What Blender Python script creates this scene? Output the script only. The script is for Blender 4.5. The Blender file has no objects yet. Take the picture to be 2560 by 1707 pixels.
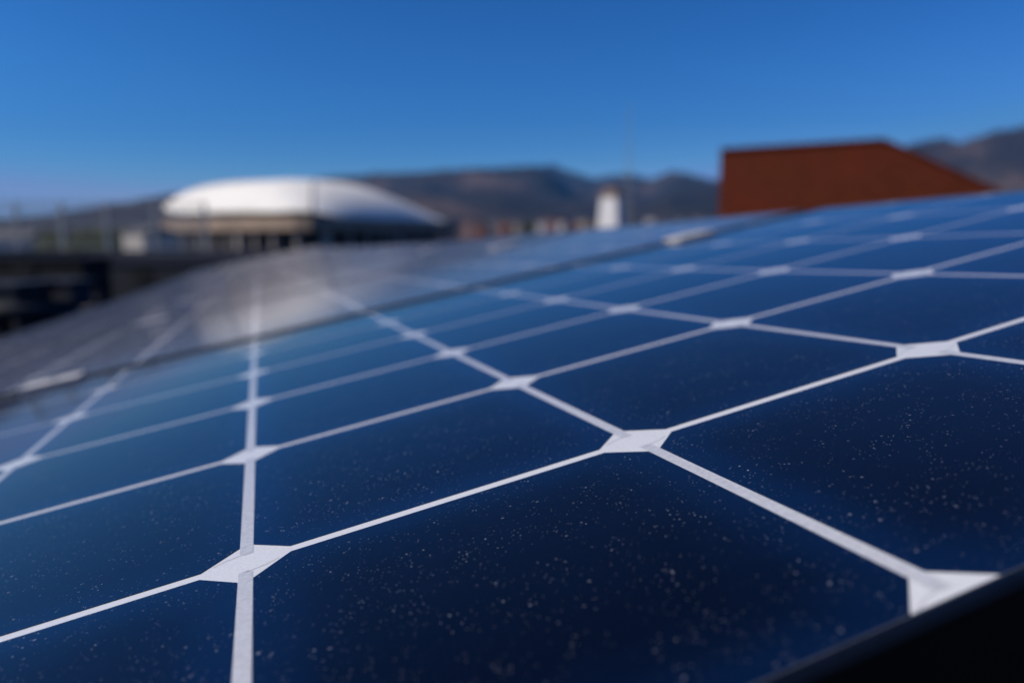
import bpy, bmesh, math, random
import numpy as np
from mathutils import Vector, Matrix, noise as mnoise
random.seed(7)
sc = bpy.context.scene
col = sc.collection

# ------------------------------------------------------------------ camera
F_PX, CX, CY = 1882.69, 1280.0, 853.5
PITCH = math.radians(7.43)
CAM = Vector((0.0, 0.0, 9.0))
Fw = Vector((0, math.cos(PITCH), -math.sin(PITCH)))
Up = Vector((0, math.sin(PITCH), math.cos(PITCH)))
cam = bpy.data.cameras.new("camera")
cam_o = bpy.data.objects.new("camera", cam)
col.objects.link(cam_o)
cam_o.location = CAM
cam_o.rotation_euler = (math.radians(90) - PITCH, 0, 0)
cam.sensor_width = 36.0
cam.lens = F_PX / 2560 * 36
cam.clip_start = 0.005
cam.clip_end = 30000
cam.dof.use_dof = True
cam.dof.focus_distance = 0.2185
cam.dof.aperture_fstop = cam.lens / 4.4
sc.camera = cam_o

# ------------------------------------------------------------------ sky and sun
SUN_EL, SUN_AZ = math.radians(38), math.radians(-108)      # azimuth from +Y, positive to the right
w = bpy.data.worlds.new("World"); sc.world = w; w.use_nodes = True
nt = w.node_tree
sky = nt.nodes.new('ShaderNodeTexSky'); sky.sky_type = 'NISHITA'; sky.sun_disc = False
sky.sun_elevation = SUN_EL; sky.sun_rotation = SUN_AZ
sky.air_density = 1.0; sky.dust_density = 0.03; sky.ozone_density = 3.5; sky.altitude = 200
# deep clear air: each channel of the sky gets its own contrast curve
sp = nt.nodes.new('ShaderNodeSeparateColor'); cb = nt.nodes.new('ShaderNodeCombineColor')
nt.links.new(sky.outputs[0], sp.inputs[0])
for i, (pw, k, cap) in enumerate(((2.85, 0.056, 4.6), (2.15, 0.144, 5.4), (2.0, 0.21, 7.0))):
    c_ = nt.nodes.new('ShaderNodeMath'); c_.operation = 'MINIMUM'; c_.inputs[1].default_value = cap
    p_ = nt.nodes.new('ShaderNodeMath'); p_.operation = 'POWER'; p_.inputs[1].default_value = pw
    m_ = nt.nodes.new('ShaderNodeMath'); m_.operation = 'MULTIPLY'; m_.inputs[1].default_value = k
    nt.links.new(sp.outputs[i], c_.inputs[0]); nt.links.new(c_.outputs[0], p_.inputs[0]); nt.links.new(p_.outputs[0], m_.inputs[0]); nt.links.new(m_.outputs[0], cb.inputs[i])
bg = nt.nodes['Background']; bg.inputs['Strength'].default_value = 0.1
nt.links.new(cb.outputs[0], bg.inputs['Color'])
sl = bpy.data.lights.new("sun", 'SUN'); sl.energy = 5.0; sl.angle = math.radians(0.53); sl.color = (1, 0.93, 0.81)
so = bpy.data.objects.new("sun", sl); col.objects.link(so)
sd = Vector((math.sin(SUN_AZ) * math.cos(SUN_EL), math.cos(SUN_AZ) * math.cos(SUN_EL), math.sin(SUN_EL)))
so.rotation_euler = sd.to_track_quat('Z', 'Y').to_euler(); so.location = (-20, -10, 40)
sc.view_settings.view_transform = 'Standard'; sc.view_settings.look = 'None'
sc.view_settings.exposure = 0.0; sc.view_settings.gamma = 1.0

# ------------------------------------------------------------------ helpers
def wpt(u, v, D):
    """point seen at pixel (u, v) of the 2560 px photo, D metres ahead"""
    x, y = (u - CX) / F_PX, (v - CY) / F_PX
    d = Vector((x, 0, 0)) - Up * y + Fw
    return CAM + d * (D / d.y)

def tag(o, label=None, cat=None, group=None, kind=None):
    if label: o['label'] = label
    if cat: o['category'] = cat
    if group: o['group'] = group
    if kind: o['kind'] = kind
    return o

def empty(name, loc=(0, 0, 0), rz=0.0):
    o = bpy.data.objects.new(name, None); col.objects.link(o)
    o.location = loc; o.rotation_euler = (0, 0, rz); o.empty_display_size = 0.1
    return o

class MB:
    def __init__(s): s.v = []; s.f = []; s.a = None
    def box(s, x0, x1, y0, y1, z0, z1):
        n = len(s.v)
        s.v += [(x0,y0,z0),(x1,y0,z0),(x1,y1,z0),(x0,y1,z0),(x0,y0,z1),(x1,y0,z1),(x1,y1,z1),(x0,y1,z1)]
        s.f += [tuple(n+i for i in q) for q in ((0,3,2,1),(4,5,6,7),(0,1,5,4),(1,2,6,5),(2,3,7,6),(3,0,4,7))]
        return s
    def tube(s, p0, p1, r0, r1=None, seg=12, cap=True):
        r1 = r0 if r1 is None else r1
        p0, p1 = Vector(p0), Vector(p1); d = (p1 - p0).normalized()
        a = d.orthogonal().normalized(); b = d.cross(a); n = len(s.v)
        for p, r in ((p0, r0), (p1, r1)):
            for i in range(seg):
                t = 2*math.pi*i/seg
                s.v.append(tuple(p + a*(r*math.cos(t)) + b*(r*math.sin(t))))
        for i in range(seg):
            j = (i+1) % seg
            s.f.append((n+i, n+j, n+seg+j, n+seg+i))
        if cap:
            s.f.append(tuple(n+i for i in range(seg-1, -1, -1))); s.f.append(tuple(n+seg+i for i in range(seg)))
        return s
    def prism(s, poly, off):
        """poly: list of 3-D points, off: extrusion vector"""
        n = len(s.v); k = len(poly); off = Vector(off)
        s.v += [tuple(p) for p in poly] + [tuple(Vector(p) + off) for p in poly]
        s.f.append(tuple(n+i for i in range(k))); s.f.append(tuple(n+k+i for i in range(k-1, -1, -1)))
        for i in range(k):
            j = (i+1) % k
            s.f.append((n+j, n+i, n+k+i, n+k+j))
        return s
    def build(s, name, mat, parent=None, bevel=0, smooth=False, recalc=True):
        me = bpy.data.meshes.new(name); me.from_pydata(s.v, [], s.f)
        bm = bmesh.new(); bm.from_mesh(me)
        if recalc: bmesh.ops.recalc_face_normals(bm, faces=bm.faces)
        if bevel:
            bmesh.ops.bevel(bm, geom=bm.edges[:], offset=bevel, segments=2, profile=0.6, affect='EDGES')
        bm.to_mesh(me); bm.free()
        if smooth:
            for p in me.polygons: p.use_smooth = True
        me.materials.append(mat)
        o = bpy.data.objects.new(name, me); col.objects.link(o)
        if parent: o.parent = parent
        return o

def copy_obj(o, parent=None):
    c = o.copy(); col.objects.link(c); c.parent = parent
    return c

# ------------------------------------------------------------------ materials
def N(m, t, **kw):
    n = m.node_tree.nodes.new(t)
    for k, v in kw.items():
        if k in n.inputs: n.inputs[k].default_value = v
        else: setattr(n, k, v)
    return n
def L(m, a, b): m.node_tree.links.new(a, b)
def mat(name, rgb, rough=0.7, metal=0.0, spec=0.5, var=0.25, scale=3.0, bump=0.0, bscale=None, rgb2=None):
    """plain procedural surface: base colour broken up by two octaves of noise"""
    m = bpy.data.materials.new(name); m.use_nodes = True
    p = m.node_tree.nodes['Principled BSDF']
    p.inputs['Roughness'].default_value = rough; p.inputs['Metallic'].default_value = metal
    p.inputs['Specular IOR Level'].default_value = spec
    tc = N(m, 'ShaderNodeTexCoord')
    n1 = N(m, 'ShaderNodeTexNoise', Scale=scale, Detail=6.0, Roughness=0.62)
    L(m, tc.outputs['Object'], n1.inputs['Vector'])
    r = N(m, 'ShaderNodeMapRange'); r.inputs[1].default_value = 0.3; r.inputs[2].default_value = 0.7
    L(m, n1.outputs['Fac'], r.inputs[0])
    mx = N(m, 'ShaderNodeMix', data_type='RGBA')
    c2 = rgb2 if rgb2 else tuple(c*(1-var) for c in rgb)
    mx.inputs[6].default_value = (*rgb, 1); mx.inputs[7].default_value = (*c2, 1)
    L(m, r.outputs[0], mx.inputs[0]); L(m, mx.outputs[2], p.inputs['Base Color'])
    if bump:
        n2 = N(m, 'ShaderNodeTexNoise', Scale=bscale or scale*8, Detail=5.0)
        L(m, tc.outputs['Object'], n2.inputs['Vector'])
        b = N(m, 'ShaderNodeBump', Strength=bump, Distance=0.02)
        L(m, n2.outputs['Fac'], b.inputs['Height']); L(m, b.outputs[0], p.inputs['Normal'])
    return m

def dusty_glass(name, kind, soiled=False):
    """what lies under the module glass (cell, backsheet or tab) with the glass gloss and real dust specks on it"""
    m = bpy.data.materials.new(name); m.use_nodes = True
    nt = m.node_tree; p = nt.nodes['Principled BSDF']; out = nt.nodes['Material Output']
    geo = N(m, 'ShaderNodeNewGeometry')
    sub = N(m, 'ShaderNodeVectorMath', operation='SUBTRACT'); sub.inputs[1].default_value = CAM
    L(m, geo.outputs['Position'], sub.inputs[0]); P = sub.outputs[0]
    # low frequency soiling
    n0 = N(m, 'ShaderNodeTexNoise', Scale=22.0, Detail=5.0, Roughness=0.6); L(m, P, n0.inputs['Vector'])
    soil = N(m, 'ShaderNodeMapRange'); soil.inputs[1].default_value = 0.35; soil.inputs[2].default_value = 0.75
    L(m, n0.outputs['Fac'], soil.inputs[0])
    if kind == 'cell':
        at = N(m, 'ShaderNodeAttribute', attribute_name='edge')
        nb = N(m, 'ShaderNodeTexNoise', Scale=60.0, Detail=3.0); L(m, P, nb.inputs['Vector'])
        mm = N(m, 'ShaderNodeMath', operation='MULTIPLY_ADD'); mm.inputs[1].default_value = 0.35; 
        L(m, nb.outputs['Fac'], mm.inputs[0])
        aa = N(m, 'ShaderNodeMath', operation='SUBTRACT'); L(m, at.outputs['Fac'], aa.inputs[0]); aa.inputs[1].default_value = 0.17
        L(m, aa.outputs[0], mm.inputs[2])
        cr = N(m, 'ShaderNodeValToRGB')
        cr.color_ramp.elements[0].position = 0.0; cr.color_ramp.elements[0].color = (0.0005, 0.0105, 0.044, 1)
        cr.color_ramp.elements[1].position = 1.0; cr.color_ramp.elements[1].color = (0.0001, 0.0016, 0.0095, 1)
        L(m, mm.outputs[0], cr.inputs['Fac'])
        oi = N(m, 'ShaderNodeObjectInfo'); vr = N(m, 'ShaderNodeMapRange')
        vr.inputs[3].default_value = 0.78; vr.inputs[4].default_value = 1.25; L(m, oi.outputs['Random'], vr.inputs[0])
        vm = N(m, 'ShaderNodeVectorMath', operation='SCALE'); L(m, cr.outputs['Color'], vm.inputs[0]); L(m, vr.outputs[0], vm.inputs['Scale'])
        base = vm.outputs[0]
    else:
        c = {'sheet': ((0.74, 0.735, 0.735), (0.66, 0.655, 0.66)), 'tab': ((0.58, 0.58, 0.60), (0.48, 0.48, 0.51))}[kind]
        ns = N(m, 'ShaderNodeTexNoise', Scale=1500.0 if kind == 'sheet' else 700.0, Detail=3.0); L(m, P, ns.inputs['Vector'])
        rr = N(m, 'ShaderNodeMapRange'); rr.inputs[1].default_value = 0.35; rr.inputs[2].default_value = 0.65
        L(m, ns.outputs['Fac'], rr.inputs[0])
        mx = N(m, 'ShaderNodeMix', data_type='RGBA'); mx.inputs[6].default_value = (*c[0], 1); mx.inputs[7].default_value = (*c[1], 1)
        L(m, rr.outputs[0], mx.inputs[0]); base = mx.outputs[2]
    # thin even film of dirt
    film = N(m, 'ShaderNodeMix', data_type='RGBA'); film.inputs[7].default_value = (0.20, 0.19, 0.19, 1)
    fm = N(m, 'ShaderNodeMath', operation='MULTIPLY'); fm.inputs[1].default_value = 0.03 if soiled else 0.003
    L(m, soil.outputs[0], fm.inputs[0]); L(m, fm.outputs[0], film.inputs[0]); L(m, base, film.inputs[6])
    L(m, film.outputs[2], p.inputs['Base Color'])
    p.inputs['Roughness'].default_value = 0.105 if soiled else 0.04
    p.inputs['Sheen Weight'].default_value = 0.30 if soiled else 0.03
    p.inputs['Sheen Roughness'].default_value = 0.45; p.inputs['Sheen Tint'].default_value = (1.0, 0.74, 0.66, 1)
    p.inputs['IOR'].default_value = 1.33
    # fine stipple of the glass
    st = N(m, 'ShaderNodeTexNoise', Scale=1300.0, Detail=2.0); L(m, P, st.inputs['Vector'])
    bp = N(m, 'ShaderNodeBump', Strength=0.02, Distance=0.0002); L(m, st.outputs['Fac'], bp.inputs['Height'])
    L(m, bp.outputs[0], p.inputs['Normal'])
    # dust grains: three sizes
    def grains(scale, rmax, keep, seed, warp=0.0):
        mp = N(m, 'ShaderNodeMapping'); mp.inputs['Location'].default_value = (seed, seed*1.7, seed*0.3)
        L(m, P, mp.inputs['Vector'])
        src = mp.outputs[0]
        if warp:
            wn = N(m, 'ShaderNodeTexNoise', Scale=scale*1.6, Detail=2.0); L(m, src, wn.inputs['Vector'])
            wm = N(m, 'ShaderNodeVectorMath', operation='MULTIPLY_ADD'); L(m, wn.outputs['Color'], wm.inputs[0])
            wm.inputs[1].default_value = (warp/scale,)*3; L(m, src, wm.inputs[2]); src = wm.outputs[0]
        v = N(m, 'ShaderNodeTexVoronoi', Scale=scale); L(m, src, v.inputs['Vector'])
        sp = N(m, 'ShaderNodeSeparateColor'); L(m, v.outputs['Color'], sp.inputs[0])
        # radius of this grain: rmax * r^2, none for most
        k = N(m, 'ShaderNodeMapRange'); k.inputs[1].default_value = 1-keep; k.inputs[2].default_value = 1.0
        k.inputs[3].default_value = 0.0; k.inputs[4].default_value = rmax
        L(m, sp.outputs[0], k.inputs[0])
        lt = N(m, 'ShaderNodeMath', operation='LESS_THAN'); L(m, v.outputs['Distance'], lt.inputs[0]); L(m, k.outputs[0], lt.inputs[1])
        return lt.outputs[0]
    g1 = grains(900, 0.34, 0.10, 3.1, 0.8)
    g2 = grains(1700, 0.42, 0.15, 7.7, 0.5)
    g3 = grains(250, 0.11, 0.10, 1.3, 1.0)
    cl = N(m, 'ShaderNodeTexNoise', Scale=75.0, Detail=4.0, Roughness=0.65); L(m, P, cl.inputs['Vector'])
    clm = N(m, 'ShaderNodeMapRange'); clm.inputs[1].default_value = 0.40; clm.inputs[2].default_value = 0.85
    L(m, cl.outputs['Fac'], clm.inputs[0])
    mx1 = N(m, 'ShaderNodeMath', operation='MAXIMUM'); L(m, g1, mx1.inputs[0]); L(m, g3, mx1.inputs[1])
    mm2 = N(m, 'ShaderNodeMath', operation='MULTIPLY'); mm2.inputs[1].default_value = 0.6; L(m, g2, mm2.inputs[0])
    mx2 = N(m, 'ShaderNodeMath', operation='MAXIMUM'); L(m, mx1.outputs[0], mx2.inputs[0]); L(m, mm2.outputs[0], mx2.inputs[1])
    mu = N(m, 'ShaderNodeMath', operation='MULTIPLY'); L(m, mx2.outputs[0], mu.inputs[0]); L(m, clm.outputs[0], mu.inputs[1])
    dd = N(m, 'ShaderNodeBsdfDiffuse'); dd.inputs['Color'].default_value = (0.48, 0.50, 0.55, 1)
    fac = N(m, 'ShaderNodeMath', operation='MULTIPLY'); fac.inputs[1].default_value = 0.8 if kind == 'cell' else 0.25
    L(m, mu.outputs[0], fac.inputs[0])
    ms = N(m, 'ShaderNodeMixShader'); L(m, fac.outputs[0], ms.inputs[0]); L(m, p.outputs[0], ms.inputs[1]); L(m, dd.outputs[0], ms.inputs[2])
    L(m, ms.outputs[0], out.inputs['Surface'])
    return m

M_CELL = dusty_glass('dusty_blue_cell', 'cell')
M_SHEET = dusty_glass('white_backsheet', 'sheet')
M_CELL2 = dusty_glass('soiled_blue_cell', 'cell', True)
M_SHEET2 = dusty_glass('soiled_backsheet', 'sheet', True)
M_TAB = dusty_glass('grey_tab', 'tab')
M_FRAME = mat('black_anodised', (0.003, 0.003, 0.004), 0.34, 0.0, 0.35, 0.4, 90, 0.1)
M_SEAL = mat('grey_sealant', (0.11, 0.12, 0.15), 0.7, var=0.6, scale=120, bump=0.3)
M_ALU = mat('pale_aluminium', (0.60, 0.57, 0.55), 0.7, 0.0, 0.5, 0.2, 60, 0.15)
M_RAIL = mat('rail_aluminium', (0.35, 0.35, 0.35), 0.5, 0.6, 0.5, 0.3, 20)
M_BITU = mat('shade_dark_bitumen', (0.006, 0.007, 0.010), 0.9, 0, 0.3, 0.5, 1.5, 0.4)  # shade over the lower roofs is put into this near-black base colour
M_BLACK = mat('shade_black', (0.006, 0.006, 0.007), 0.8, 0, 0.3, 0.4, 5)  # black carries the shade among the roof clutter
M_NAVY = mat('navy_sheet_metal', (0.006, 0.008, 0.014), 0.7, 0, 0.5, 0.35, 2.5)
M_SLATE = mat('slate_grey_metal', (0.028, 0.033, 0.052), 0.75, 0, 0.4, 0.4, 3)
M_TAN = mat('tan_stone', (0.46, 0.34, 0.25), 0.85, 0, 0.3, 0.3, 2)
M_WHITE = mat('white_membrane', (0.92, 0.87, 0.79), 1.0, 0, 0.1, 0.10, 0.35)
M_RIB = mat('pale_tan_rib', (0.72, 0.62, 0.52), 0.8, var=0.15)
M_EAVE = mat('weathered_eaves', (0.40, 0.29, 0.21), 0.9, var=0.4, scale=0.5)
M_RENDER = mat('white_render', (0.74, 0.71, 0.70), 0.9, 0, 0.2, 0.12, 4)
M_CLAY = mat('terracotta', (0.30, 0.13, 0.075), 0.85, 0, 0.3, 0.4, 6)
M_GLASSD = mat('dark_window', (0.03, 0.03, 0.035), 0.15, 0, 0.5, 0.3, 1)
M_REDWALL = mat('red_brown_wall', (0.16, 0.085, 0.065), 0.9, 0, 0.2, 0.5, 0.4)
M_CONC = mat('pale_concrete', (0.38, 0.33, 0.29), 0.9, 0, 0.2, 0.3, 1.5)
M_GALV = mat('galvanised_steel', (0.38, 0.38, 0.37), 0.55, 0.4, 0.5, 0.25, 4)
M_LEAF = mat('leaf_green', (0.16, 0.165, 0.03), 0.7, 0, 0.3, 0.5, 2.0, rgb2=(0.07, 0.085, 0.018))
M_BARK = mat('bark', (0.09, 0.065, 0.045), 0.9, 0, 0.2, 0.4, 4)

# ------------------------------------------------------------------ solar array
LC = 0.128                                  # cell pitch in metres
Rm = Matrix(((0.9278752, -0.3181766, -0.1944512), (-0.2373837, -0.1018646, -0.9660603), (0.2875701, 0.9425429, -0.1700475)))
T0 = Vector((-0.60108967, 0.49958489, 1.70266767)) * LC
def cam2world(v): return Vector((1, 0, 0)) * v.x - Up * v.y + Fw * v.z
AX = cam2world(Vector((Rm[0][0], Rm[1][0], Rm[2][0]))).normalized()
AY0 = cam2world(Vector((Rm[0][1], Rm[1][1], Rm[2][1])))
AN = AX.cross(AY0).normalized(); AY = AN.cross(AX).normalized()
AO = CAM + cam2world(T0)                    # corner between four cells, row 0 column 0

PITCHR = 6.30                               # panel to panel, in cells
X0, X1, Y0, Y1 = -6.0, 6.0, -1.0, 5.0       # outer cell boundaries of a panel, in cells
LIP, OUT = 0.020, 0.008                     # frame lip over the laminate, frame beyond it

def cell_mesh(mt=None):
    h, c = 0.4835, 0.083                    # half width and corner cut, in cells
    def ring(h, c, z, e):
        return [(x*LC, y*LC, z) for x, y in ((-h+c,-h),(h-c,-h),(h,-h+c),(h,h-c),(h-c,h),(-h+c,h),(-h,h-c),(-h,-h+c))], [e]*8
    vs, es = [], []
    for hh, cc, z, e in ((h, c, 0.0, 0.0), (h, c, 0.00014, 0.0), (h-0.05, c*0.95, 0.00014, 0.22), (h-0.12, c*0.85, 0.00014, 0.75), (h-0.22, c*0.7, 0.00014, 1.0)):
        a, b = ring(hh, cc, z, e); vs += a; es += b
    fs = []
    for k in range(4):
        for i in range(8):
            j = (i+1) % 8
            fs.append((8*k+i, 8*k+j, 8*k+8+j, 8*k+8+i))
    fs.append(tuple(range(32, 40)))
    me = bpy.data.meshes.new('solar_cell'); me.from_pydata(vs, [], fs)
    at = me.attributes.new('edge', 'FLOAT', 'POINT')
    for i, e in enumerate(es): at.data[i].value = e
    me.materials.append(mt or M_CELL); me.update()
    return me
ME_CELL = cell_mesh(); ME_CELL2 = cell_mesh(M_CELL2)

def tab_mesh():
    """grey interconnect strip in the gap between two neighbouring cells; at each end its edge runs on as a
    hair line inside the diamond, parallel to the cut corner"""
    g, e = 0.0155, 0.449
    v = [(-g, -e+0.010), (-g*0.2, -e-0.004), (g, -e-0.001), (g, e-0.010), (g*0.2, e+0.004), (-g, e+0.001)]
    f = [tuple(range(6))]
    w = 0.0016
    for sg in (1, -1):
        ln = [(0.0, -0.444), (-0.046, -0.4545), (-0.072, -0.4690)]
        n = len(v)
        for x, y in ln: v += [(sg*x, sg*(y-w)), (sg*x, sg*(y+w))]
        f += [(n, n+1, n+3, n+2), (n+2, n+3, n+5, n+4)]
    me = bpy.data.meshes.new('connector_tab')
    me.from_pydata([(x*LC, y*LC, 0.00007) for x, y in v], [], f)
    me.materials.append(M_TAB); me.update()
    return me
ME_TAB = tab_mesh()

def frame_mesh():
    """black frame: outer wall, flat top lip with small chamfers, inner lip edge"""
    x0, x1, y0, y1 = [v*LC for v in (X0, X1, Y0, Y1)]
    lip, out = LIP*LC, OUT*LC
    # profile as (offset outwards from the cell boundary, z)
    prof = [(-lip, 0.0003), (-lip, 0.0007), (-lip+0.0005, 0.0011), (out-0.0008, 0.0011), (out, 0.0001), (out, -0.036), (out-0.002, -0.038), (-0.02, -0.038), (-0.02, -0.036), (out-0.0015, -0.036), (out-0.0015, -0.006), (-lip, -0.006)]
    vs, fs = [], []
    for o, z in prof:
        vs += [(x0-o, y0-o, z), (x1+o, y0-o, z), (x1+o, y1+o, z), (x0-o, y1+o, z)]
    n = len(prof)
    for k in range(n):
        k2 = (k+1) % n
        for i in range(4):
            j = (i+1) % 4
            fs.append((4*k+i, 4*k+j, 4*k2+j, 4*k2+i))
    me = bpy.data.meshes.new('frame'); me.from_pydata(vs, [], fs)
    bm = bmesh.new(); bm.from_mesh(me); bmesh.ops.recalc_face_normals(bm, faces=bm.faces); bm.to_mesh(me); bm.free()
    me.materials.append(M_FRAME)
    return me
ME_FRAME = frame_mesh()

def seal_mesh():
    x0, x1, y0, y1 = [v*LC for v in (X0, X1, Y0, Y1)]
    a, b = LIP*LC, LIP*LC + 0.0011
    vs = []
    for o, z in ((a-0.0002, 0.0010), (a+0.0001, 0.0008), (b, 0.0002)):
        vs += [(x0+o, y0+o, z), (x1-o, y0+o, z), (x1-o, y1-o, z), (x0+o, y1-o, z)]
    fs = [(4*k+i, 4*k+(i+1) % 4, 4*k+4+(i+1) % 4, 4*k+4+i) for k in range(2) for i in range(4)]
    me = bpy.data.meshes.new('sealant_bead'); me.from_pydata(vs, [], fs)
    me.materials.append(M_SEAL)
    return me
ME_SEAL = seal_mesh()

def sheet_mesh(mt):
    x0, x1, y0, y1 = [v*LC for v in (X0, X1, Y0, Y1)]
    return MB().box(x0+0.0005, x1-0.0005, y0+0.0005, y1-0.0005, -0.004, 0.0).build('backsheet', mt)

def cell_block_mesh():
    """far, blurred panels: the whole cell field as one piece"""
    vs, fs, es = [], [], []
    src = ME_CELL
    for r in range(6):
        for c in range(12):
            n = len(vs)
            ox, oy = (X0+0.5+c)*LC, (Y0+0.5+r)*LC
            for i, v in enumerate(src.vertices):
                vs.append((v.co.x+ox, v.co.y+oy, v.co.z)); es.append(src.attributes['edge'].data[i].value)
            fs += [tuple(n+i for i in p.vertices) for p in src.polygons]
    me = bpy.data.meshes.new('cell_field'); me.from_pydata(vs, [], fs)
    at = me.attributes.new('edge', 'FLOAT', 'POINT')
    for i, e in enumerate(es): at.data[i].value = e
    me.materials.append(M_CELL2)
    return me
ME_BLOCK = cell_block_mesh()

ORD = ['nearest', 'second', 'third', 'fourth', 'fifth', 'sixth', 'seventh', 'eighth', 'ninth', 'tenth', 'eleventh', 'twelfth', 'thirteenth']
NP = 13
TILT = [0.0] + [math.radians(0.10*j) for j in range(1, NP)]
org = AO.copy(); ang = 0.0
panel_frames = []
for j in range(NP):
    # local Y tilts up gently from panel to panel, as the roof does
    if j > 0:
        prev_y = AY*math.cos(TILT[j-1]) + AN*math.sin(TILT[j-1])
        org = org + prev_y * (PITCHR*LC)
    yv = AY*math.cos(TILT[j]) + AN*math.sin(TILT[j]); zv = AX.cross(yv)
    Mx = Matrix(((AX.x, yv.x, zv.x, org.x), (AX.y, yv.y, zv.y, org.y), (AX.z, yv.z, zv.z, org.z), (0, 0, 0, 1)))
    panel_frames.append(Mx)
sheet0 = None
for j, Mx in enumerate(panel_frames):
    root = empty('solar_panel'); root.matrix_world = Mx
    lab = {0: 'nearest dark blue solar panel, dust specked and partly in focus, filling the foreground',
           1: 'second solar panel, just beyond the first dark joint, reflecting the white roof'}.get(
           j, '%s solar panel back from the camera in the blurred row' % ORD[j])
    if j == NP-1: lab = 'farthest solar panel at the blurred far end of the row'
    tag(root, lab, 'solar panel', 'solar panels lying side by side in the array')
    if j < 2:
        sheet0 = sheet_mesh(M_SHEET if j == 0 else M_SHEET2); sh = sheet0; sh.parent = root
    else: sh = copy_obj(sheet0, root)
    for nm, me in (('frame', ME_FRAME), ('sealant_bead', ME_SEAL)):
        if nm == 'sealant_bead' and j > 1: continue
        o = bpy.data.objects.new(nm, me); col.objects.link(o); o.parent = root
    if j < 3:
        for r in range(6):
            for c in range(12):
                o = bpy.data.objects.new('solar_cell', ME_CELL if j == 0 else ME_CELL2); col.objects.link(o); o.parent = root
                o.location = ((X0+0.5+c)*LC, (Y0+0.5+r)*LC, 0)
                o.rotation_euler = (random.uniform(-.0007, .0007), random.uniform(-.0007, .0007), random.choice((0, math.pi))+random.uniform(-.0012, .0012))
        if j < 2:
            for r in range(6):
                for c in range(1, 12):
                    if j == 0:
                        o = bpy.data.objects.new('connector_tab', ME_TAB); col.objects.link(o); o.parent = root
                        o.location = ((X0+c)*LC, (Y0+0.5+r)*LC, 0)
    else:
        o = bpy.data.objects.new('cell_field', ME_BLOCK); col.objects.link(o); o.parent = root

# clamps in the joints
def make_clamp():
    t = empty('panel_clamp')
    w2, d2 = 0.215*LC, 0.0205
    MB().box(-w2, w2, -d2, d2, 0.0016, 0.0052).build('clamp_plate', M_ALU, t, bevel=0.0008)
    MB().box(-w2, w2, -0.004, 0.004, -0.037, 0.0015).build('clamp_stem', M_ALU, t)
    b = MB().tube((0, 0, 0.0052), (0, 0, 0.0068), 0.0045, seg=6); b.build('bolt', M_ALU, t)
    return t
clamp0 = make_clamp(); first = True
for j in range(0, 9):
    for side, c in (('left', -1.58), ('right', 4.40)):
        if side == 'right' and j > 3: continue
        if first: t = clamp0; first = False
        else:
            t = copy_obj(clamp0)
            for ch in clamp0.children: copy_obj(ch, t)
        Mx = panel_frames[j]
        t.matrix_world = Mx @ Matrix.Translation((c*LC, (Y1+0.15)*LC, 0))
        tag(t, 'pale aluminium clamp in the %s dark joint from the camera, %s line of clamps' % (('first', *ORD[1:])[j], side), 'panel clamp', 'clamps in the joints between panels')
# rails under the panels
for lab, c in (('long aluminium rail under the solar panels, on the left', -1.58), ('long aluminium rail under the solar panels, on the right', 4.40)):
    t = MB()
    for j, Mx in enumerate(panel_frames):
        a = Mx @ Vector(((c)*LC, (Y0-0.05)*LC if j == 0 else (Y0-0.149)*LC, -0.060)); b = Mx @ Vector((c*LC, (Y1+0.15)*LC, -0.060))
        dx, up = AX*0.02, AN*0.04
        n = len(t.v)
        for p in (a, b):
            for q in (p-dx-up*0.5, p+dx-up*0.5, p+dx+up*0.5, p-dx+up*0.5): t.v.append(tuple(q))
        t.f += [(n, n+1, n+5, n+4), (n+1, n+2, n+6, n+5), (n+2, n+3, n+7, n+6), (n+3, n, n+4, n+7), (n, n+3, n+2, n+1), (n+4, n+5, n+6, n+7)]
    o = t.build('mounting_rail', M_RAIL); tag(o, lab, 'rail', 'rails carrying the panels')
# end bracket standing proud at the left edge of the array
t = empty('end_bracket'); t.matrix_world = panel_frames[5] @ Matrix.Translation((-6.15*LC, (Y0-0.15)*LC, 0))
MB().box(-0.035, 0.02, -0.05, 0.05, 0.005, 0.012).build('bracket_plate', M_TAN, t)
MB().box(-0.035, -0.012, -0.045, 0.045, -0.10, 0.005).build('bracket_leg', M_TAN, t)
tag(t, 'small tan end bracket standing proud on the left edge of the blurred array', 'bracket')

# ------------------------------------------------------------------ roof below
m = MB()
a0, a1 = -7.2*LC, 7.0*LC
corners = []
for Mx in (panel_frames[0], panel_frames[6], panel_frames[-1]):
    yy = (Y0-2)*LC if Mx is panel_frames[0] else (Y1*LC if Mx is panel_frames[-1] else 0)
    corners.append((Mx @ Vector((a0, yy, -0.11)), Mx @ Vector((a1, yy, -0.11))))
for (l0, r0), (l1, r1) in zip(corners, corners[1:]):
    m.prism([l0, r0, r1, l1], (0, 0, -0.15))
o = m.build('sloping_roof', M_BITU); tag(o, kind='structure')
DECK = 8.0
o = MB().box(-22, 22, -6, 25.0, 7.6, DECK).build('roof_deck', M_BITU); tag(o, kind='structure')

# building under the deck
t = empty('flat_roofed_building', (0, 9, 0))
b = MB().box(-21.9, 21.9, -14.9, 15.9, 0, 7.6).build('wall', M_CONC, t)
for x in range(-20, 21, 4):
    for z in (1.0, 4.4):
        MB().box(x-0.8, x+0.8, 15.9, 15.95, z, z+1.6).build('window', M_GLASSD, t)
tag(t, 'flat roofed concrete building under the solar array', 'building')
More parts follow.
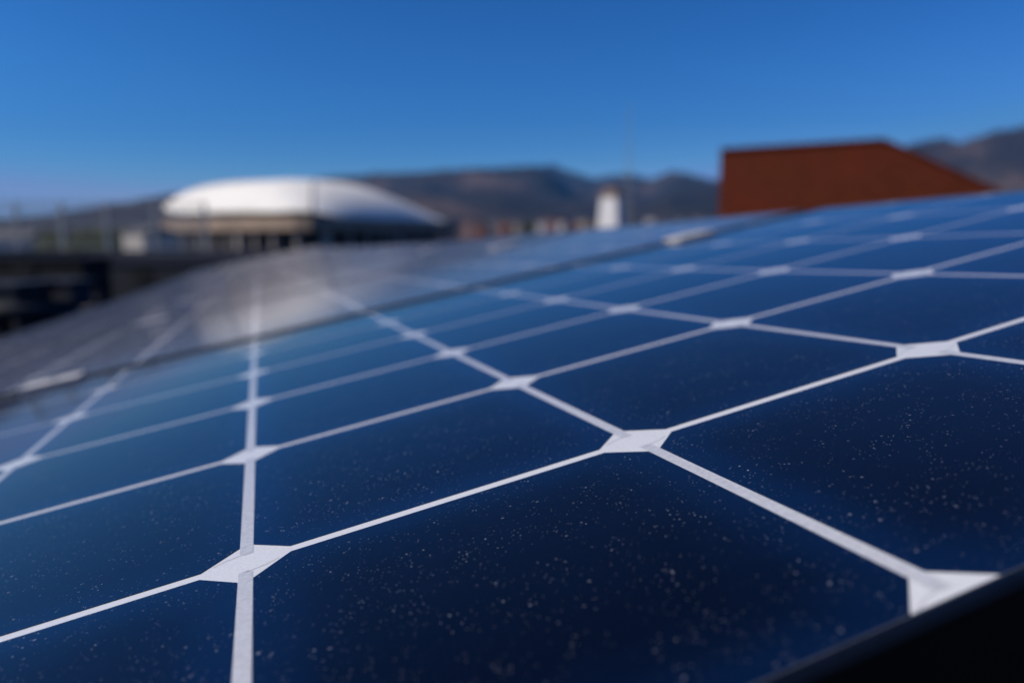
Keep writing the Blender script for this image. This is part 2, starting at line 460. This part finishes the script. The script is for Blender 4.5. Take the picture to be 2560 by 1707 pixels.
# parapet on the far edge
zp = wpt(200, 626, 25).z
t = empty('parapet_wall', (0, 25.15, DECK))
MB().box(-22, 22, -0.15, 0.15, -0.4, zp-DECK-0.05).build('wall', M_SLATE, t)
MB().box(-22.05, 22.05, -0.2, 0.2, zp-DECK-0.05, zp-DECK).build('coping', M_SLATE, t)
tag(t, 'low dark parapet wall along the far edge of the lower roof', 'parapet')

# railing on the parapet, left of the arena
def railing():
    t = empty('metal_railing', (0, 25.15, zp))
    xl, xr = wpt(-60, 600, 25.15).x, wpt(520, 600, 25.15).x
    top = wpt(0, 508, 25.15).z - zp
    for px in (-58, 45, 158, 270, 390, 515):
        x = wpt(px, 600, 25.15).x
        MB().box(x-0.05, x+0.05, -0.04, 0.04, 0, top+0.03).build('post', M_GALV, t)
    for z in (top, top*0.52, 0.12):
        MB().box(xl, xr, -0.02, 0.02, z-0.022, z+0.022).build('rail', M_GALV, t)
    n = 0; x = xl + 0.08
    while x < xr:
        if n < 92: MB().box(x-0.006, x+0.006, -0.006, 0.006, 0.142, top-0.022).build('baluster', M_GALV, t)
        x += 0.085; n += 1
    tag(t, 'thin grey metal railing with upright bars at the far left', 'railing')
railing()

# ------------------------------------------------------------------ things on the lower roof (blurred, dark, left)
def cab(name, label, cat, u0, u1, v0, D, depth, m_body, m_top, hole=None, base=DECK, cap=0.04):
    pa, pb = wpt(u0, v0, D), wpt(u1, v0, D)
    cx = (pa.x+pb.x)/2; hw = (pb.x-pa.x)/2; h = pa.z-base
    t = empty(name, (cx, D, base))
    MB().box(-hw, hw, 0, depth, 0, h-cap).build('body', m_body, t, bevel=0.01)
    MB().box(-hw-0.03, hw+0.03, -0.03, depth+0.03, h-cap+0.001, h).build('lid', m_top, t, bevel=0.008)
    if hole:
        for (u, v, r) in hole:
            c = wpt(u, v, D)
            MB().tube((c.x-cx, -0.012, c.z-base), (c.x-cx, 0.03, c.z-base), r, seg=24).build('vent_opening', M_BLACK, t)
            MB().tube((c.x-cx, -0.02, c.z-base), (c.x-cx, -0.013, c.z-base), r*0.25, seg=16).build('fan_hub', M_NAVY, t)
    tag(t, label, cat)
    return t
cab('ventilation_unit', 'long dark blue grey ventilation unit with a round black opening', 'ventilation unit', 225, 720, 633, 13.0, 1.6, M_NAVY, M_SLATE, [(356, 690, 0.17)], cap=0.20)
cab('air_conditioner', 'boxy air conditioner, black for the shaded opening it stands in for, at the far left of the lower roof', 'air conditioner', -70, 205, 645, 10.0, 0.7, M_BLACK, M_BLACK, [(60, 672, 0.16)])  # black body paints in the shade of an opening
cab('cable_box', 'small slate grey cable box in front of the black air conditioner', 'cable box', 80, 178, 700, 7.0, 0.35, M_SLATE, M_SLATE)
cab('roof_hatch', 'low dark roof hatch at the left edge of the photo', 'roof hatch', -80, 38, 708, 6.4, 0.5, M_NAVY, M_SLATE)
t = empty('roof_duct', (0, 0, DECK))
p0, p1 = wpt(-60, 775, 5.0), wpt(150, 790, 5.2)
MB().tube((p0.x, 5.0, p0.z-DECK), (p1.x, 5.3, p1.z-DECK), 0.055, seg=20).build('pipe', M_NAVY, t, smooth=True)
for q in (0.25, 0.8):
    x = p0.x+(p1.x-p0.x)*q; y = 5.0+0.3*q; z = p0.z+(p1.z-p0.z)*q-DECK
    MB().box(x-0.04, x+0.04, y-0.05, y+0.05, 0, z-0.05).build('support', M_BLACK, t)
tag(t, 'dark duct pipe lying low on the lower roof, left', 'duct')
M_WOOD = mat('weathered_brown_wood', (0.075, 0.050, 0.036), 0.9, var=0.6, scale=6)
pw = wpt(120, 735, 7.6); t = empty('timber_stack', (pw.x, pw.y, DECK), 0.3)
hz_ = (pw.z-DECK)
for k in range(7):
    zz = 0.02+k*(hz_-0.06)/7
    MB().box(-0.42+random.uniform(-.08, .05), 0.40+random.uniform(-.05, .1), -0.15+random.uniform(-.02, .02), 0.15, zz, zz+0.045).build('board', M_WOOD, t)
tag(t, 'low stack of brown boards among the dark clutter at far left', 'timber stack')
t = empty('vent_pipe', (wpt(232, 740, 8.0).x, 8.0, DECK))
MB().tube((0, 0, 0), (0, 0, 0.42), 0.07, seg=16).build('pipe', M_SLATE, t, smooth=True)
MB().tube((0, 0, 0.44), (0, 0, 0.52), 0.13, 0.03, seg=16).build('hood', M_BLACK, t)
tag(t, 'short dark vent pipe with a hood before the ventilation unit', 'vent pipe')

# ------------------------------------------------------------------ chimney and mast
c0, c1, ct = wpt(1499, 500, 11.0), wpt(1562, 500, 11.0), wpt(1530, 488, 11.0)
hw = (c1.x-c0.x)/2*0.74
t = empty('white_chimney', ((c0.x+c1.x)/2, 11.0, DECK), math.radians(-32))
H = ct.z-DECK
k0, k1 = hw*1.9, hw*0.92
sk = MB(); sk.v = [(-k0,-k0,0),(k0,-k0,0),(k0,k0,0),(-k0,k0,0),(-k1,-k1,H-0.03),(k1,-k1,H-0.03),(k1,k1,H-0.03),(-k1,k1,H-0.03)]
sk.f = [(0,3,2,1),(4,5,6,7),(0,1,5,4),(1,2,6,5),(2,3,7,6),(3,0,4,7)]
sk.build('stack', M_RENDER, t, bevel=0.008)
MB().box(-hw*1.04, hw*1.04, -hw*1.04, hw*1.04, H-0.029, H).build('rim', M_TAN, t)
for sx in (-1, 1):
    for sy in (-1, 1):
        MB().box(sx*hw*0.5-0.015, sx*hw*0.5+0.015, sy*hw*0.5-0.015, sy*hw*0.5+0.015, H+0.001, H+0.05).build('post', M_CLAY, t)
MB().prism([(-hw*0.72, -hw*0.72, H+0.051), (hw*0.72, -hw*0.72, H+0.051), (hw*0.72, hw*0.72, H+0.051), (-hw*0.72, hw*0.72, H+0.051)], (0, 0, 0.035)).build('cap', M_EAVE, t)
tag(t, 'white rendered chimney with a small terracotta cap rising behind the panels', 'chimney')

D = 60.0
mb_, mm_, mt_ = wpt(1568, 590, D), wpt(1568, 425, D), wpt(1568, 262, D)
t = empty('antenna_mast', (mb_.x, D, 0))
s = 0.22
for a in range(3):
    an = a*2*math.pi/3+0.4
    MB().tube((s*math.cos(an), s*math.sin(an), 0), (s*math.cos(an), s*math.sin(an), mm_.z), 0.025, seg=6).build('leg', M_GALV, t)
br = MB(); z = 0.3
while z < mm_.z-0.6:
    for a in range(3):
        a0_, a1_ = a*2*math.pi/3+0.4, (a+1)*2*math.pi/3+0.4
        br.tube((s*math.cos(a0_), s*math.sin(a0_), z), (s*math.cos(a1_), s*math.sin(a1_), z+0.5), 0.012, seg=4)
    z += 0.5
br.build('bracing', M_GALV, t)
MB().tube((0, 0, mm_.z-0.5), (0, 0, mt_.z), 0.05, 0.028, seg=8).build('pole', M_GALV, t)
for k in range(3):
    z = mm_.z+0.3+k*0.5
    MB().tube((-0.35, 0, z), (0.35, 0, z), 0.012, seg=5).build('antenna_rod', M_GALV, t)
tag(t, 'thin tall antenna mast standing behind the white chimney', 'mast')

# ------------------------------------------------------------------ rust brown rooftop house
def rust_mat():
    m = bpy.data.materials.new('rust_brown_tiles'); m.use_nodes = True
    p = m.node_tree.nodes['Principled BSDF']; p.inputs['Roughness'].default_value = 0.85
    p.inputs['Specular IOR Level'].default_value = 0.2
    tc = N(m, 'ShaderNodeTexCoord')
    n1 = N(m, 'ShaderNodeTexNoise', Scale=1.3, Detail=5.0); L(m, tc.outputs['Object'], n1.inputs['Vector'])
    sep = N(m, 'ShaderNodeSeparateXYZ'); L(m, tc.outputs['Object'], sep.inputs[0])
    cmb = N(m, 'ShaderNodeCombineXYZ'); L(m, sep.outputs[0], cmb.inputs[0]); L(m, sep.outputs[2], cmb.inputs[1])
    bk = N(m, 'ShaderNodeTexBrick', Scale=5.5)
    bk.inputs['Color1'].default_value = (0.180, 0.032, 0.009, 1); bk.inputs['Color2'].default_value = (0.135, 0.024, 0.007, 1)
    bk.inputs['Mortar'].default_value = (0.055, 0.014, 0.007, 1); bk.inputs['Mortar Size'].default_value = 0.03
    bk.inputs['Brick Width'].default_value = 1.2; bk.inputs['Row Height'].default_value = 0.45
    L(m, cmb.outputs[0], bk.inputs['Vector'])
    mx = N(m, 'ShaderNodeMix', data_type='RGBA', blend_type='MULTIPLY'); mx.inputs[0].default_value = 0.35
    L(m, bk.outputs['Color'], mx.inputs[6]); L(m, n1.outputs['Color'], mx.inputs[7])
    L(m, mx.outputs[2], p.inputs['Base Color'])
    b = N(m, 'ShaderNodeBump', Strength=0.5, Distance=0.02); L(m, bk.outputs['Fac'], b.inputs['Height']); b.invert = True
    L(m, b.outputs[0], p.inputs['Normal'])
    return m
M_RUST = rust_mat()
pl, pr, pe = wpt(1801, 377, 17.0), wpt(2210, 352, 15.9), wpt(2460, 466, 15.3)
t = empty('rooftop_house', (pl.x, pl.y, DECK))
def loc(p): return Vector(p) - Vector((pl.x, pl.y, DECK))
pb0 = loc((pl.x, pl.y, DECK)); pe0 = loc((pe.x+0.8, pe.y-0.15, DECK))
pe1 = loc((pe.x+0.8, pe.y-0.15, pe.z-0.36))
dep = (1.9, 4.6, 0)
MB().prism([pb0, pe0, pe1, loc(pr), loc(pl)], dep).build('wall', M_RUST, t)
def strip(a, b, th=0.05, ov=0.05):
    a, b = loc(a), loc(b); d = (b-a).normalized(); up = Vector((0, 0, 1)); nrm = Vector(dep).normalized()
    o_ = nrm*(-ov)
    return MB().prism([a+o_+up*0.002, b+o_+up*0.002, b+o_+up*th, a+o_+up*th], Vector(dep)+nrm*ov*2)
strip(pl, pr).build('roof_coping', M_RUST, t)
strip(pr, Vector((pe.x+0.8, pe.y-0.15, pe.z-0.36))).build('roof_coping', M_RUST, t)
tag(t, 'rust brown tiled rooftop house with a roofline falling away to the right', 'rooftop house')

# ------------------------------------------------------------------ terrain
def sm(a, b, x):
    t = min(1, max(0, (x-a)/(b-a))); return t*t*(3-2*t)
SKYL = [(-900, 470), (-300, 520), (0, 545), (120, 535), (230, 516), (330, 500), (450, 480), (620, 462), (850, 436), (1000, 427), (1200, 417), (1365, 409), (1400, 414), (1440, 428), (1480, 441), (1530, 437), (1560, 431), (1600, 437), (1625, 446), (1680, 424), (1720, 430), (1760, 442), (1810, 448), (1950, 430), (2100, 400), (2234, 366), (2300, 352), (2360, 341), (2410, 352), (2463, 328), (2560, 308), (2800, 290), (3400, 330)]
us = np.array([a for a, b in SKYL], float); vs_ = np.array([b for a, b in SKYL], float)
def azim(u, v):
    d = wpt(u, v, 1.0)-CAM; return math.degrees(math.atan2(d.x, d.y)), d.z/math.hypot(d.x, d.y)
AZ = np.array([azim(a, b)[0] for a, b in SKYL]); TE = np.array([azim(a, b)[1] for a, b in SKYL])
def ridge_R(az): return 4200 + 900*math.sin(az*0.11+1.0) + 500*math.sin(az*0.31) + 2600*sm(19, 30, az)
def terr(az, r):
    te = float(np.interp(az, AZ, TE)) if AZ[0] <= az <= AZ[-1] else 0.06+0.02*math.sin(az*0.13)
    RR = ridge_R(az)
    Hh = te*RR+9.0
    a = math.radians(az); x, y = r*math.sin(a), r*math.cos(a)
    base = 21*sm(140, 620, r) if r < 620 else 21+ (r-620)*0.012
    s = sm(900, RR, r)
    if r > RR: s = 1.0 - 0.35*sm(RR, RR+2500, r)
    h = base*(1-s) + Hh*s
    # spurs and gullies: pull the slope down, never above the skyline
    n = mnoise.fractal(Vector((x/700, y/700, 1.3)), 1.0, 2.2, 5)
    n2 = abs(mnoise.fractal(Vector((x/1500+5, y/1500, 4.3)), 0.9, 2.0, 4))
    k = math.sin(math.pi*min(1, max(0, s)))**0.7
    h += k*(n*0.34-0.13+n2*0.30)*Hh*(1 if r < RR else 0)
    lim = te*r+9.0
    if r < RR: h = min(h, 9+te*r*(0.97 if r > 900 else 10))
    return h
def make_terrain():
    az = np.concatenate([np.arange(-180, -44, 4.0), np.arange(-44, 44, 0.35), np.arange(44, 180, 4.0)])
    rr = np.concatenate([[0, 20, 60, 110], np.linspace(140, 620, 13), np.geomspace(680, 9000, 64)])
    vs, fs = [], []
    for r in rr:
        for a in az:
            ar = math.radians(a)
            z = terr(a, r) if r > 0 else 0
            vs.append((r*math.sin(ar), r*math.cos(ar), z))
    n = len(az)
    for i in range(len(rr)-1):
        for j in range(n):
            k = (j+1) % n
            fs.append((i*n+j, i*n+k, (i+1)*n+k, (i+1)*n+j))
    me = bpy.data.meshes.new('hills'); me.from_pydata(vs, [], fs)
    for p in me.polygons: p.use_smooth = True
    me.materials.append(M_TERR)
    o = bpy.data.objects.new('hills', me); col.objects.link(o); tag(o, kind='structure')
M_TERR = bpy.data.materials.new('dry_hillside'); M_TERR.use_nodes = True
def _terr():
    m = M_TERR; p = m.node_tree.nodes['Principled BSDF']; p.inputs['Roughness'].default_value = 0.95; p.inputs['Specular IOR Level'].default_value = 0.1
    g = N(m, 'ShaderNodeNewGeometry')
    n1 = N(m, 'ShaderNodeTexNoise', Scale=0.004, Detail=9.0, Roughness=0.65); L(m, g.outputs['Position'], n1.inputs['Vector'])
    cr = N(m, 'ShaderNodeValToRGB'); e = cr.color_ramp.elements
    e[0].position = 0.35; e[0].color = (0.018, 0.017, 0.013, 1); e[1].position = 0.68; e[1].color = (0.120, 0.078, 0.058, 1)
    e.new(0.52).color = (0.042, 0.031, 0.026, 1)
    L(m, n1.outputs['Fac'], cr.inputs['Fac']); L(m, cr.outputs['Color'], p.inputs['Base Color'])
_terr(); make_terrain()

def ground(x, y):
    return terr(math.degrees(math.atan2(x, y)), math.hypot(x, y))

# ------------------------------------------------------------------ arena with the white roof
def arena():
    D = 120.0
    cx, cy = -33.5, 130.0
    t = empty('sports_arena', (cx, cy, 0), math.radians(-32))
    ze = 9+(608-566)/F_PX*118; zt = 9+(608-447)/F_PX*130
    a, b, n = 18.6, 18.8, 7.0
    Hr = (zt-ze)*0.89
    m = MB(); NU, NV = 96, 48
    def rad(th):
        cth, sth = abs(math.cos(th)), abs(math.sin(th))
        return ((cth/a)**n+(sth/b)**n)**(-1/n)
    def shell(x, y):
        """swelling shell: full on the left and front sides, slack towards the right and back"""
        def g(u, p, q): return max(0.0, 1-abs(u)**p)**q
        gx = g(x/a/1.02, 7.0, 0.60) if x < 0 else g(x/a/1.02, 2.7, 0.72)
        gy = g(y/b/1.02, 3.6, 0.5) if y < 0 else g(y/b/1.02, 1.5, 0.85)
        return Hr*gx*gy
    for i in range(NV+1):
        s = i/NV
        for k in range(NU):
            th = 2*math.pi*k/NU
            R_ = rad(th)*s
            x, y = R_*math.cos(th), R_*math.sin(th)
            m.v.append((x, y, ze+shell(x, y)))
    for i in range(NV):
        for k in range(NU):
            k2 = (k+1) % NU
            if i == 0:
                m.f.append((k, NU+k2, NU+k)); continue
            m.f.append((i*NU+k, i*NU+k2, (i+1)*NU+k2, (i+1)*NU+k))
    m.build('roof', M_WHITE, t, smooth=True)
    # tan ribs lying on the shell
    for th in [math.radians(q) for q in (-45, -135)]:
        rb = MB(); pts = []
        for i in range(14, NV+1):
            s = i/NV; R_ = rad(th)*s
            pts.append(Vector((R_*math.cos(th), R_*math.sin(th), ze+shell(R_*math.cos(th), R_*math.sin(th))+0.05)))
        for p, q in zip(pts, pts[1:]): rb.tube(p, q, 0.16, seg=6, cap=False)
        rb.build('roof_rib', M_RIB, t)
    # eaves band
    fb = MB(); K = 64
    for rs, z0_ in ((1.02, ze-0.8), (1.02, ze+1.0), (0.94, ze+1.0), (0.94, ze-0.8)):
        for k in range(K):
            th = 2*math.pi*k/K; R_ = rad(th)*rs; fb.v.append((R_*math.cos(th), R_*math.sin(th), z0_))
    for q in range(4):
        q2 = (q+1) % 4
        for k in range(K):
            k2 = (k+1) % K; fb.f.append((q*K+k, q*K+k2, q2*K+k2, q2*K+k))
    fb.build('eaves_band', M_EAVE, t)
    wl = MB()
    for z0_ in (0, ze-0.5):
        for k in range(K):
            th = 2*math.pi*k/K; R_ = rad(th)*0.88; wl.v.append((R_*math.cos(th), R_*math.sin(th), z0_))
    for k in range(K):
        k2 = (k+1) % K; wl.f.append((k, k2, K+k2, K+k))
    wl.build('wall', M_REDWALL, t)
    for k in range(36):
        th = 2*math.pi*k/36; R_ = rad(th)*0.955
        x, y = R_*math.cos(th), R_*math.sin(th)
        r = 0.42 if k % 4 else 0.8
        MB().tube((x, y, 0), (x, y, ze-0.89), r, seg=10).build('column', M_CONC, t)
        th2 = th+math.pi/36; Rw = rad(th2)*0.885
        x, y = Rw*math.cos(th2), Rw*math.sin(th2)
        tx = Vector((rad(th2+0.01)*math.cos(th2+0.01)-rad(th2-0.01)*math.cos(th2-0.01), rad(th2+0.01)*math.sin(th2+0.01)-rad(th2-0.01)*math.sin(th2-0.01), 0)).normalized()
        hw_ = random.uniform(0.8, 1.3); z1 = ze-1.6; z0_ = z1-random.uniform(2.2, 3.4)
        nn = Vector((tx.y, -tx.x, 0))
        q = [Vector((x, y, z0_))-tx*hw_, Vector((x, y, z0_))+tx*hw_, Vector((x, y, z1))+tx*hw_, Vector((x, y, z1))-tx*hw_]
        MB().prism([p-nn*0.05 for p in q], nn*0.25).build('window', M_GLASSD, t)
    tag(t, 'wide sports arena with a swelling white shell roof over dark columns', 'arena')
arena()

# ------------------------------------------------------------------ houses of the town
WALLS = [mat('wall_white', (0.50, 0.46, 0.45), 0.9, var=0.15), mat('wall_pink', (0.32, 0.19, 0.17), 0.9, var=0.15),
         mat('wall_cream', (0.42, 0.34, 0.25), 0.9, var=0.15), mat('wall_brick', (0.18, 0.08, 0.06), 0.9, var=0.2), mat('wall_grey', (0.25, 0.24, 0.25), 0.9, var=0.2)]
WN = ['white', 'pink', 'cream', 'brick red', 'grey']
M_ROOFS = [M_CLAY, mat('roof_dark', (0.10, 0.06, 0.05), 0.9), mat('roof_grey', (0.16, 0.15, 0.15), 0.9)]
def house(u, vtop, D, wpx, hpx, wi, ri, label, rot=0.0):
    """gabled house: top of walls at pixel row vtop"""
    p = wpt(u, vtop, D); g = ground(p.x, p.y)
    hw = wpx/F_PX*D/2; zt_ = p.z; z0 = min(g, zt_-hpx/F_PX*D) - 0.6; dp = hw*1.2
    t = empty('house', (p.x, p.y, z0), rot)
    H = zt_-z0
    MB().box(-hw, hw, -dp, dp, 0, H).build('wall', WALLS[wi], t)
    rh = hw*0.42
    MB().prism([(-hw*1.08, -dp*1.08, H+0.004), (hw*1.08, -dp*1.08, H+0.004), (hw*1.08, 0, H+rh), (-hw*1.08, 0, H+rh)][:2]+[(hw*1.08, dp*1.08, H+0.004), (-hw*1.08, dp*1.08, H+0.004)], (0, 0, 0.12)).build('eaves', M_ROOFS[ri], t)
    r = MB(); n = 0
    r.v += [(-hw*1.05, -dp*1.05, H+0.125), (hw*1.05, -dp*1.05, H+0.125), (hw*1.05, dp*1.05, H+0.125), (-hw*1.05, dp*1.05, H+0.125), (-hw*1.05, 0, H+rh), (hw*1.05, 0, H+rh)]
    r.f += [(0, 1, 5, 4), (2, 3, 4, 5), (1, 2, 5), (3, 0, 4), (0, 3, 2, 1)]
    r.build('roof', M_ROOFS[ri], t)
    for sx in (-0.5, 0.5):
        MB().box(sx*hw-hw*0.13, sx*hw+hw*0.13, -dp-0.04, -dp+0.05, H*0.5, H*0.5+min(1.5, H*0.3)).build('window', M_GLASSD, t)
    tag(t, label, 'house', 'houses of the town below the hills')
WALLS.append(mat('wall_offwhite', (0.56, 0.50, 0.44), 0.9, var=0.25, scale=1))
house(376, 585, 50, 80, 34, 5, 2, 'small bright white house left of the arena, right of the green trees', -0.5)
house(30, 600, 90, 120, 24, 0, 2, 'pale house at the far left behind the railing', 0.2)
house(430, 592, 76, 34, 24, 1, 1, 'small pink house just under the left end of the arena roof', 0.1)
specs = [(1170, 552, 380, 27, 18, 1, 0, 0.2), (1205, 556, 360, 30, 16, 3, 1, -0.1), (1232, 549, 430, 24, 14, 4, 2, 0.3), (1262, 558, 390, 34, 16, 3, 0, 0.0),
         (1290, 552, 420, 22, 16, 2, 2, 0.25), (1372, 545, 400, 42, 18, 1, 1, 0.1), (1405, 549, 430, 26, 14, 0, 0, -0.2), (1352, 550, 350, 24, 14, 0, 2, 0.1),
         (1455, 545, 390, 30, 18, 2, 2, 0.15), (1437, 556, 360, 20, 12, 3, 0, 0.0), (1482, 552, 380, 24, 14, 3, 1, 0.1), (1625, 541, 400, 27, 18, 0, 2, 0.05),
         (1648, 549, 420, 22, 10, 4, 1, 0.1), (1700, 541, 430, 18, 10, 4, 2, 0.0), (1742, 539, 410, 20, 13, 1, 2, 0.2), (1772, 541, 440, 16, 10, 0, 1, 0.1)]
places = ['right of the arena end, leftmost of the hill row', 'second in the row right of the arena', 'third in the row right of the arena', 'fourth in the row right of the arena',
          'fifth in the row right of the arena', 'in the cluster left of the chimney, its largest', 'in the cluster left of the chimney, behind the largest', 'in the cluster left of the chimney, its left end',
          'nearest to the left side of the white chimney, the brightest there', 'low between the cluster and the chimney', 'half hidden at the left foot of the chimney',
          'bright, just right of the white chimney', 'dull, right of the bright one beside the chimney', 'left of the rust brown rooftop house, third away',
          'left of the rust brown rooftop house, second away', 'closest to the left wall of the rust brown rooftop house']
for s_, pl_ in zip(specs, places):
    house(s_[0], s_[1]+8, s_[2], s_[3]*0.85, *s_[4:7], 'tiny blurred %s house %s' % (WN[s_[5]], pl_), s_[7]-0.35)

# ------------------------------------------------------------------ trees
def tree(u, vtop, D, wpx, hpx, label, seed):
    rnd = random.Random(seed)
    p = wpt(u, vtop, D); g = ground(p.x, p.y); ztop = p.z; rw = wpx/F_PX*D/2
    hc = max(hpx/F_PX*D, rw*1.4)
    t = empty('tree', (p.x, p.y, g))
    H = ztop-g; c = Vector((0, 0, H-hc*0.5))
    tr = MB().tube((0, 0, -0.2), (0.1*rw, 0, H-hc*0.7), rw*0.11, rw*0.07, seg=8)
    for k in range(6):
        an = k*1.05+rnd.random()
        tr.tube((0.1*rw, 0, H-hc*0.75), (0.1*rw+rw*0.6*math.cos(an), rw*0.6*math.sin(an), H-hc*rnd.uniform(0.25, 0.55)), rw*0.05, rw*0.015, seg=5)
    tr.build('trunk', M_BARK, t)
    cl = [(Vector((rnd.gauss(0, .42)*rw, rnd.gauss(0, .42)*rw, (rnd.random()-.5)*hc*0.75))+c, rw*rnd.uniform(.25, .5)) for _ in range(26)]
    m = MB()
    for _ in range(4500):
        cc, cr_ = rnd.choice(cl)
        d = Vector((rnd.gauss(0, 1), rnd.gauss(0, 1), rnd.gauss(0, .8))).normalized()*cr_*rnd.uniform(.6, 1.05)
        q = cc+d
        if q.z > H: q.z = H - rnd.random()*0.2*hc
        s_ = rw*rnd.uniform(.04, .08)
        e1 = Vector((rnd.gauss(0, 1), rnd.gauss(0, 1), rnd.gauss(0, 1))).normalized(); e2 = e1.orthogonal().normalized()
        n = len(m.v); m.v += [tuple(q-e1*s_), tuple(q+e2*s_*.6), tuple(q+e1*s_), tuple(q-e2*s_*.6)]; m.f.append((n, n+1, n+2, n+3))
    m.build('crown', M_LEAF, t, recalc=False)
    tag(t, label, 'tree', 'trees behind the railing')
tree(165, 588, 62, 120, 50, 'dull green tree behind the railing, leftmost of the trees', 1)
tree(235, 574, 58, 150, 60, 'olive green tree between two railing posts', 2)
tree(300, 573, 66, 80, 60, 'dark green tree touching the small white house', 3)
tree(120, 575, 70, 50, 60, 'small brownish tree behind the pale house on the left', 4)
tree(1325, 552, 330, 30, 26, 'dark tree between the house rows right of the arena', 5)
tree(1500, 556, 330, 26, 20, 'dark tree at the left foot of the chimney', 6)

# ------------------------------------------------------------------ air
HZ = bpy.data.materials.new('haze_air'); HZ.use_nodes = True
nt = HZ.node_tree; nt.nodes.remove(nt.nodes['Principled BSDF'])
pv = nt.nodes.new('ShaderNodeVolumePrincipled'); pv.inputs['Color'].default_value = (0.08, 0.42, 1.0, 1)
pv.inputs['Density'].default_value = 0.000105; pv.inputs['Anisotropy'].default_value = 0.2
nt.links.new(pv.outputs[0], nt.nodes['Material Output'].inputs['Volume'])
USE_HAZE = True
if USE_HAZE:
    o = MB().box(-9300, 9300, -9300, 9300, -1.0, 1500).build('haze', HZ); tag(o, kind='stuff')
